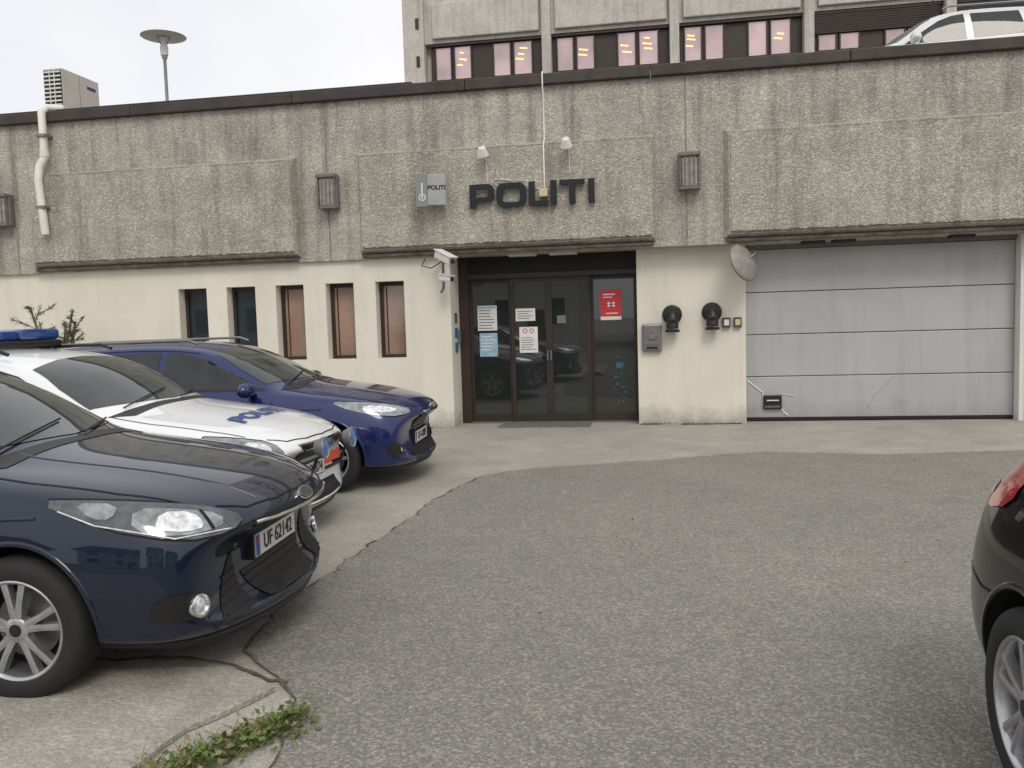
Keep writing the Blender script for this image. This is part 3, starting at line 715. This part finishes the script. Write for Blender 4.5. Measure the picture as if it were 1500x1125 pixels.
def badge(c,zz,sc_=1):
    l,n=c.hit((2.2,0,zz),(1,0,.35))
    mm_=basis(l+n*.008,(0,1,0),(-n.z,0,n.x))
    for r_,m_,o_ in ((1,m_chrome,0),(.84,m_lensd,.004)):
        vs=[mm_@Vector((.085*r_*sc_*math.cos(t*math.pi/16),.038*r_*sc_*math.sin(t*math.pi/16),.006+o_)) for t in range(32)]
        vs+=[mm_@Vector((.085*r_*sc_*math.cos(t*math.pi/16),.038*r_*sc_*math.sin(t*math.pi/16),-.01)) for t in range(32)]
        mobj('badge',vs,[tuple(range(32))]+[(t,(t+1)%32,32+(t+1)%32,32+t) for t in range(32)],m_,c.root)
def fog(c,y,z,r_,m1=m_chrome,m2=m_bright):
    for sg in (1,-1):
        l,n=c.hit((2.0,y*sg,z),(1,.8*sg,0))
        q=n.to_track_quat('Z','Y').to_matrix()
        lathe('fog_lamp_ring',[(r_*.7,.006),(r_*.8,.016),(r_,.014),(r_*1.06,-.01)],m1,c.root,28,'Z',l,q)
        lathe('fog_lamp',[(.0001,.012),(r_*.5,.011),(r_*.72,.006)],m2,c.root,28,'Z',l,q)
hl=[(1.34,.87,.885),(1.60,.81,.87),(1.85,.71,.835),(2.00,.60,.795),(2.09,.50,.73),(2.05,.58,.675),(1.90,.76,.675),(1.62,.88,.765)]
A.patch('headlight_surround',[(q[0],q[1],q[2]+(.010 if q[2]>.8 else -.010)) for q in hl],SD,m_seam,.002,.02,1)
A.patch('headlight_housing',hl,SD,m_lensd,.004,.02,1)
A.patch('headlight_reflector',[(1.74,.80,.83),(1.90,.70,.805),(2.02,.58,.755),(2.01,.60,.70),(1.88,.77,.695),(1.74,.84,.745)],SD,m_lens,.007,.015,1)
A.patch('headlight_projector',[(1.82,.75,.80),(1.93,.67,.785),(1.96,.65,.715),(1.90,.72,.705),(1.81,.80,.735)],SD,m_bright,.010,.012,1)
A.patch('headlight_divider',[(1.955,.655,.79),(1.965,.645,.785),(1.99,.63,.70),(1.98,.64,.70)],SD,m_seam,.012,.012,0)
A.patch('headlight_indicator',[(1.50,.84,.865),(1.68,.80,.85),(1.66,.84,.79),(1.58,.86,.80)],SD,m_lens,.007,.02,1)
A.line3('headlight_chrome_line',[(1.45,.87,.835),(1.62,.88,.775),(1.88,.77,.69),(2.04,.58,.69)],SD,.004,m_bright,.007)
A.patch('upper_grille',[(2.1,-.48,.705),(2.1,-.42,.645),(2.1,.42,.645),(2.1,.48,.705),(2.1,.2,.725),(2.1,-.2,.725)],(1,0,0),m_grille,.004,.03,0,False)
A.line3('grille_chrome_bar',[(2.1,-.47,.695),(2.1,0,.69),(2.1,.47,.695)],(1,0,0),.009,m_chrome,.012,10,False)
A.patch('lower_grille',[(2.2,-.37,.43),(2.2,-.28,.26),(2.2,.28,.26),(2.2,.37,.43)],(1,0,0),m_grille,.004,.03,0,False)
A.patch('side_grille',[(2.1,.50,.57),(2.1,.42,.29),(2.0,.64,.27),(2.0,.60,.36)],(1,.35,0),m_grille,.004,.03,0)
for k in range(4):A.line3('grille_slat',[(2.2,-.34+k*.02,.40-k*.038),(2.2,.34-k*.02,.40-k*.038)],(1,0,0),.005,m_slat,.008,8,False)
for k in range(5):A.line3('side_slat',[(2.1,.47-k*.005,.47-k*.040),(2.0,.56+k*.012,.45-k*.038)],(1,.35,0),.004,m_slat,.007,4)
A.line3('chin_spoiler',[(1.62,.88,.22),(1.9,.78,.215),(2.1,.55,.21),(2.2,.0,.21)],(1,.3,0),.022,m_black,.010,8)
badge(A,.735)
A.patch('fog_recess',[(1.95,.66,.44),(1.80,.84,.45),(1.80,.86,.34),(1.97,.66,.32)],SD,m_black,.004,.02,1)
fog(A,.765,.385,.052)
A.plate('UF 62142',.52)
A.line3('bonnet_crease',[(.95,.44,1.04),(1.3,.42,.99),(1.8,.38,.88),(2.08,.34,.78)],(0,0,1),.012,p_navy,-.007,10)
A.line3('shoulder_crease',[(1.3,.9,.80),(.6,.92,.79),(-.6,.92,.80),(-1.6,.9,.84)],(0,1,0),.012,p_navy,-.006,12)
# ---- B
Bc=Car('police_car','wagon',(-2.52-2.17,-6.02,0),math.radians(-.5),p_white,mx=.34)
Bc.common(p_white)
hb=[(1.62,.84,.86),(1.85,.74,.835),(2.03,.56,.775),(2.08,.50,.67),(1.95,.70,.64),(1.70,.87,.70)]
Bc.patch('headlight_surround',[(q[0],q[1],q[2]+(.01 if q[2]>.72 else -.01)) for q in hb],SD,m_seam,.002,.02,1)
Bc.patch('headlight',hb,SD,m_lens,.004,.02,1)
Bc.patch('headlight_reflector',[(1.86,.70,.80),(1.99,.58,.76),(2.0,.58,.68),(1.88,.74,.68)],SD,m_bright,.008,.02,2)
Bc.patch('headlight_dark',[(1.70,.82,.82),(1.80,.77,.81),(1.80,.80,.71),(1.72,.85,.73)],SD,m_lensd,.008,.02,2)
Bc.patch('grille_frame',[(2.1,-.40,.735),(2.1,-.30,.58),(2.1,.30,.58),(2.1,.40,.735)],(1,0,0),m_chrome,.004,.03,0,False)
Bc.patch('grille',[(2.1,-.375,.725),(2.1,-.28,.595),(2.1,.28,.595),(2.1,.375,.725)],(1,0,0),m_grille,.008,.03,0,False)
for k in range(-6,7):
    Bc.seam([(2.1,k*.05-.03,.60),(2.1,k*.05+.03,.72)],(1,0,0),.003,m_grey,False,.011,'grille_mesh');Bc.seam([(2.1,k*.05+.03,.60),(2.1,k*.05-.03,.72)],(1,0,0),.003,m_grey,False,.011,'grille_mesh')
badge(Bc,.69,.85)
Bc.patch('lower_intake',[(2.2,-.5,.36),(2.2,-.45,.25),(2.2,.45,.25),(2.2,.5,.36)],(1,0,0),m_grille,.004,.03,0,False)
Bc.patch('bumper_stripe',[(2.2,.30,.55),(2.05,.62,.55),(1.9,.8,.55),(1.9,.8,.46),(2.05,.62,.46),(2.2,.30,.46)],(1,.5,0),m_orange,.005,.03,0)
Bc.line3('bumper_strip',[(2.2,.3,.43),(2.05,.62,.43),(1.85,.84,.43)],(1,.5,0),.014,m_black,.006)
Bc.patch('side_stripe',[(.9,.9,.60),(-1.0,.9,.60),(-1.0,.9,.72),(.9,.9,.72)],(0,1,0),m_orange,.005,.08,0)
Bc.line3('chin_spoiler',[(1.62,.88,.22),(1.9,.78,.215),(2.1,.55,.21),(2.2,.0,.21)],(1,.3,0),.02,m_black,.008,8)
Bc.plate('UF 29874',.48)
for sg in (1,-1):
    for part,m_,pr in (('aux_lamp_shell',m_lampg,[(.0001,-.07),(.05,-.065),(.075,-.02),(.08,.0),(.075,.006)]),('aux_lamp_rim',m_chrome,[(.076,.004),(.082,.012),(.075,.014)]),('aux_lamp_lens',m_blueaux,[(.075,.008),(.05,.018),(.0001,.022)])):
        q=Vector((1,0,0)).to_track_quat('Z','Y').to_matrix()
        lathe(part,pr,m_,Bc.root,28,'Z',(2.30,sg*.28-.02,.70),q)
    tube('aux_bracket',[(2.24,sg*.28-.02,.62),(2.2,sg*.28-.02,.53),(2.12,sg*.28,.5)],.012,m_black,Bc.root)
def project_text(c,txt,size,cx,cy,mat,sx=1.1):
    cu=bpy.data.curves.new('t','FONT');cu.body=txt;cu.size=size;cu.offset=.008;cu.align_x='CENTER';cu.align_y='CENTER'
    o=bpy.data.objects.new('t',cu);COL.objects.link(o)
    dg=bpy.context.evaluated_depsgraph_get();me=bpy.data.meshes.new_from_object(o.evaluated_get(dg));bpy.data.objects.remove(o)
    bm=bmesh.new();bm.from_mesh(me)
    bmesh.ops.triangulate(bm,faces=bm.faces[:])
    for ax_ in (Vector((1,0,0)),Vector((0,1,0))):
        for q in range(-20,21):
            bmesh.ops.bisect_plane(bm,geom=bm.verts[:]+bm.edges[:]+bm.faces[:],plane_co=ax_*q*.03,plane_no=ax_,dist=1e-5)
    for v in bm.verts:
        l,n=c.hit((cx-v.co.y,cy+v.co.x*sx,1),(0,0,1));v.co=l+n*.009
    bm.to_mesh(me);bm.free();me.materials.clear();me.materials.append(mat);link(bpy.data.objects.new('bonnet_lettering',me),c.root)
project_text(Bc,'POLITI',.19,1.68,-.06,m_txtblue,1.3)
lb=empty('light_bar',(-.62,0,1.50));lb.parent=Bc.root
box('base',-.16,.16,-.58,.58,-.02,.035,m_black,lb,.015)
box('lens_left',-.15,.15,.10,.58,.036,.13,m_bluelens,lb,.03);box('lens_right',-.15,.15,-.58,-.10,.036,.13,m_bluelens,lb,.03)
box('centre',-.13,.13,-.099,.099,.036,.12,m_bluelens,lb,.02)
for sg in (1,-1):tube('roof_rail',[(.0,sg*.60,1.44),(-.1,sg*.60,1.475),(-1.8,sg*.58,1.46),(-1.95,sg*.58,1.41)],.014,m_black,Bc.root)
# ---- C
C=Car('estate_car','wagon',(-2.28-2.17,-3.86,0),math.radians(3.5),p_blue,mx=.62)
C.common(p_blue)
hc=[(1.40,.86,.875),(1.62,.80,.86),(1.86,.70,.83),(2.05,.52,.775),(2.06,.54,.71),(1.88,.76,.70),(1.62,.87,.78)]
C.patch('headlight_surround',[(q[0],q[1],q[2]+(.01 if q[2]>.77 else -.01)) for q in hc],SD,m_seam,.002,.02,1)
C.patch('headlight',hc,SD,m_lens,.004,.02,1)
C.patch('headlight_reflector',[(1.70,.80,.82),(1.90,.70,.80),(1.96,.62,.75),(1.86,.74,.73),(1.70,.84,.77)],SD,m_bright,.008,.02,1)
C.patch('grille_frame',[(2.1,-.42,.68),(2.1,-.36,.715),(2.1,.36,.715),(2.1,.42,.68),(2.1,.28,.47),(2.1,-.28,.47)],(1,0,0),m_chrome,.005,.03,0,False)
C.patch('grille',[(2.1,-.39,.678),(2.1,-.35,.698),(2.1,.35,.698),(2.1,.39,.678),(2.1,.26,.485),(2.1,-.26,.485)],(1,0,0),m_grille,.010,.03,0,False)
for k in range(4):C.seam([(2.1,-.34+k*.02,.66-k*.045),(2.1,.34-k*.02,.66-k*.045)],(1,0,0),.005,m_grey,False,.014,'grille_slat')
C.patch('side_intake',[(2.0,.64,.44),(1.85,.80,.45),(1.87,.80,.33),(2.02,.60,.31)],SD,m_black,.004,.02,1)
fog(C,.69,.385,.04,m_black)
C.patch('lower_intake',[(2.2,-.5,.36),(2.2,-.45,.24),(2.2,.45,.24),(2.2,.5,.36)],(1,0,0),m_grille,.004,.03,0,False)
C.line3('chin_spoiler',[(1.62,.88,.22),(1.9,.78,.215),(2.1,.55,.21),(2.2,.0,.21)],(1,.3,0),.02,m_black,.008,8)
C.line3('shoulder_crease',[(1.3,.9,.80),(.6,.92,.79),(-.6,.92,.80),(-1.9,.9,.84)],(0,1,0),.012,p_blue,-.006,12)
badge(C,.745,.85);C.plate('UF 61803',.44)
for sg in (1,-1):tube('roof_rail',[(.0,sg*.60,1.44),(-.1,sg*.60,1.475),(-1.8,sg*.58,1.46),(-1.95,sg*.58,1.41)],.014,m_grey,C.root)
# ---- D
D=Car('black_hatchback','hatch',(2.015,-9.36-1.34,0),math.radians(-90),p_black,sub=3)
D.common(p_black)
D.patch('tail_lamp',[(-2.06,.54,1.03),(-1.87,.72,1.05),(-1.68,.82,1.03),(-1.70,.90,.91),(-1.9,.82,.85),(-2.1,.56,.85)],(-1,.9,.1),m_redlens,.006,.02,1)
D.patch('tail_lamp_white',[(-1.98,.64,.93),(-1.86,.76,.94),(-1.86,.78,.90),(-1.98,.66,.89)],(-1,.9,.1),m_bright,.009,.02,0)
D.seam([(-1.55,.9,.62),(-1.7,.88,.60),(-1.95,.78,.62),(-2.1,.5,.62)],(-1,.9,0),.004)
D.patch('rear_reflector',[(-2.0,.6,.40),(-1.9,.74,.40),(-1.9,.74,.36),(-2.0,.6,.36)],(-1,.9,0),m_redlens,.006,.02,0)
# ---- SUV
S=Car('white_suv','wagon',(4.62,3.45,4.765),math.radians(180),p_silver,hs=1.22)
def suv_side():
    S.patch('windscreen',[(.95,0,1.08),(.72,.70,1.06),(.45,.66,1.22),(.20,.585,1.43),(.16,0,1.50),(.20,-.585,1.43),(.45,-.66,1.22),(.72,-.70,1.06)],(1,0,.55),m_wind,.004,.05,0,False)
    S.patch('front_side_glass',[(.62,.8,1.0),(.36,.8,1.18),(.08,.8,1.36),(-.12,.8,1.43),(-.30,.8,1.45),(-.32,.8,1.01)],(0,1,0),m_carglass,.004,.05,0)
    S.patch('rear_side_glass',[(-.42,.8,1.02),(-.40,.8,1.45),(-1.12,.8,1.44),(-1.2,.8,1.05)],(0,1,0),m_carglass,.004,.05)
    S.patch('quarter_glass',[(-1.29,.8,1.07),(-1.22,.8,1.43),(-1.75,.8,1.40),(-1.95,.8,1.30),(-1.93,.8,1.12)],(0,1,0),m_carglass,.004,.05)
    S.patch('rear_glass',[(-2.2,.55,1.04),(-2.1,.5,1.38),(-2.1,-.5,1.38),(-2.2,-.55,1.04)],(-1,0,.3),m_carglass,.004,.05,0,False)
    for sg in (1,-1):
        lathe('mirror_shell',[(.0001,-.13),(.05,-.12),(.085,-.06),(.09,.0),(.08,.07),(.03,.11),(.0001,.115)],p_silver,S.root,20,'Y',(.5,sg*.97,1.04),mtx=Matrix.Diagonal((.9,sg,1)))
        tube('roof_rail',[(.0,sg*.60,1.555),(-.1,sg*.60,1.595),(-1.8,sg*.58,1.585),(-1.95,sg*.58,1.53)],.016,m_grey,S.root)
    S.seam([(-.35,.9,.24),(-.35,.9,.6),(-.36,.9,.97)],(0,1,0));S.seam([(.78,.9,.26),(.80,.9,.6),(.82,.9,.92)],(0,1,0))
suv_side()
# ------------------------------------------------------------ vegetation
def leaves(name,mat_list,gen):
    vs=[];fs=[];mi=[]
    for (p_,d_,l_,w_,m_) in gen:
        d_=Vector(d_).normalized();sd3=d_.cross(Vector((random.uniform(-1,1),random.uniform(-1,1),random.uniform(.2,1)))).normalized()*w_
        p_=Vector(p_);b=len(vs);up_=Vector((0,0,-.15*l_))
        vs+=[p_,p_+d_*l_*.45+sd3,p_+d_*l_+up_,p_+d_*l_*.45-sd3];fs.append((b,b+1,b+2,b+3));mi.append(m_)
    o=mobj(name,vs,fs,mat_list[0]);
    for m_ in mat_list[1:]:o.data.materials.append(m_)
    for f,m_ in zip(o.data.polygons,mi):f.material_index=m_
    return o
def weedgen():
    for _ in range(70):
        t=random.random();cx=-1.70+.26*t+random.gauss(0,.04);cy=-9.52+.42*t+random.gauss(0,.05)
        hh=random.uniform(.02,.10)
        for k in range(random.randint(6,12)):
            an=random.uniform(0,6.28);rr_=random.uniform(0,.04)
            yield ((cx+rr_*math.cos(an),cy+rr_*math.sin(an),random.uniform(.01,hh)),(math.cos(an),math.sin(an),random.uniform(.0,.9)),random.uniform(.018,.042),random.uniform(.007,.014),random.choice([0,0,0,1]))
    for _ in range(800):
        t=random.random();cx=-1.84+.4*t+random.gauss(0,.05);cy=-9.6+.55*t+random.gauss(0,.05);an=random.uniform(0,6.28)
        yield ((cx,cy,.005),(math.cos(an)*.7,math.sin(an)*.7,random.uniform(.3,1.4)),random.uniform(.04,.11),.0022,random.choice([0,1,1]))
leaves('weeds',[m_leaf,m_leafy],weedgen())
def mossgen():
    for _ in range(200):
        x_=random.choice([random.uniform(-3.9,-2.98),random.uniform(-.2,1.2),random.uniform(-.2,.2)]);y_=.03 if x_<-2 else .28
        an=random.uniform(3.3,6.1)
        yield ((x_,y_,.0),(math.cos(an)*.6,math.sin(an)*.5,random.uniform(.4,1.2)),random.uniform(.02,.06),.004,random.choice([0,1]))
leaves('wall_base_weeds',[m_leaf,m_leafy],mossgen())
sh=empty('pine_shrub',(-8.75,-.75,0))
def shr():
    segs=[]
    for b in range(9):
        an=random.uniform(0,6.28);top=Vector((math.cos(an)*random.uniform(.1,.6),math.sin(an)*.3,random.uniform(1.45,2.05)))
        base=Vector((0,0,.05));mid=base.lerp(top,.5)+Vector((random.uniform(-.1,.1),0,.05))
        tube('limb',[base,mid,top],.016,m_bark,sh,2);segs+= [(mid,top)]*2
        for q in range(6):
            s0=mid.lerp(top,random.uniform(.1,1));e0=s0+Vector((random.uniform(-.35,.35),random.uniform(-.2,.2),random.uniform(-.02,.22)))
            tube('twig',[s0,e0],.006,m_bark,sh,1);segs.append((s0,e0))
    for _ in range(4200):
        s0,e0=random.choice(segs);t=random.random()**.7;p_=s0.lerp(e0,t);d=(e0-s0).normalized()+Vector((random.gauss(0,.6),random.gauss(0,.6),random.gauss(0,.5)))
        yield (p_,d,random.uniform(.05,.10),.004,random.choice([0,0,1]))
nd=leaves('needles',[m_needle,m_bark],shr());nd.parent=sh
def peb():
    for k in range(46):
        x_=random.uniform(-1.8,3.5);y_=random.uniform(-10,-3.2);an=random.uniform(0,6.28)
        yield ((x_,y_,.012),(math.cos(an),math.sin(an),.1),random.uniform(.012,.035),random.uniform(.005,.010),1 if k%6==0 else 0)
leaves('fallen_leaves',[m_leafy,m_paper],peb())
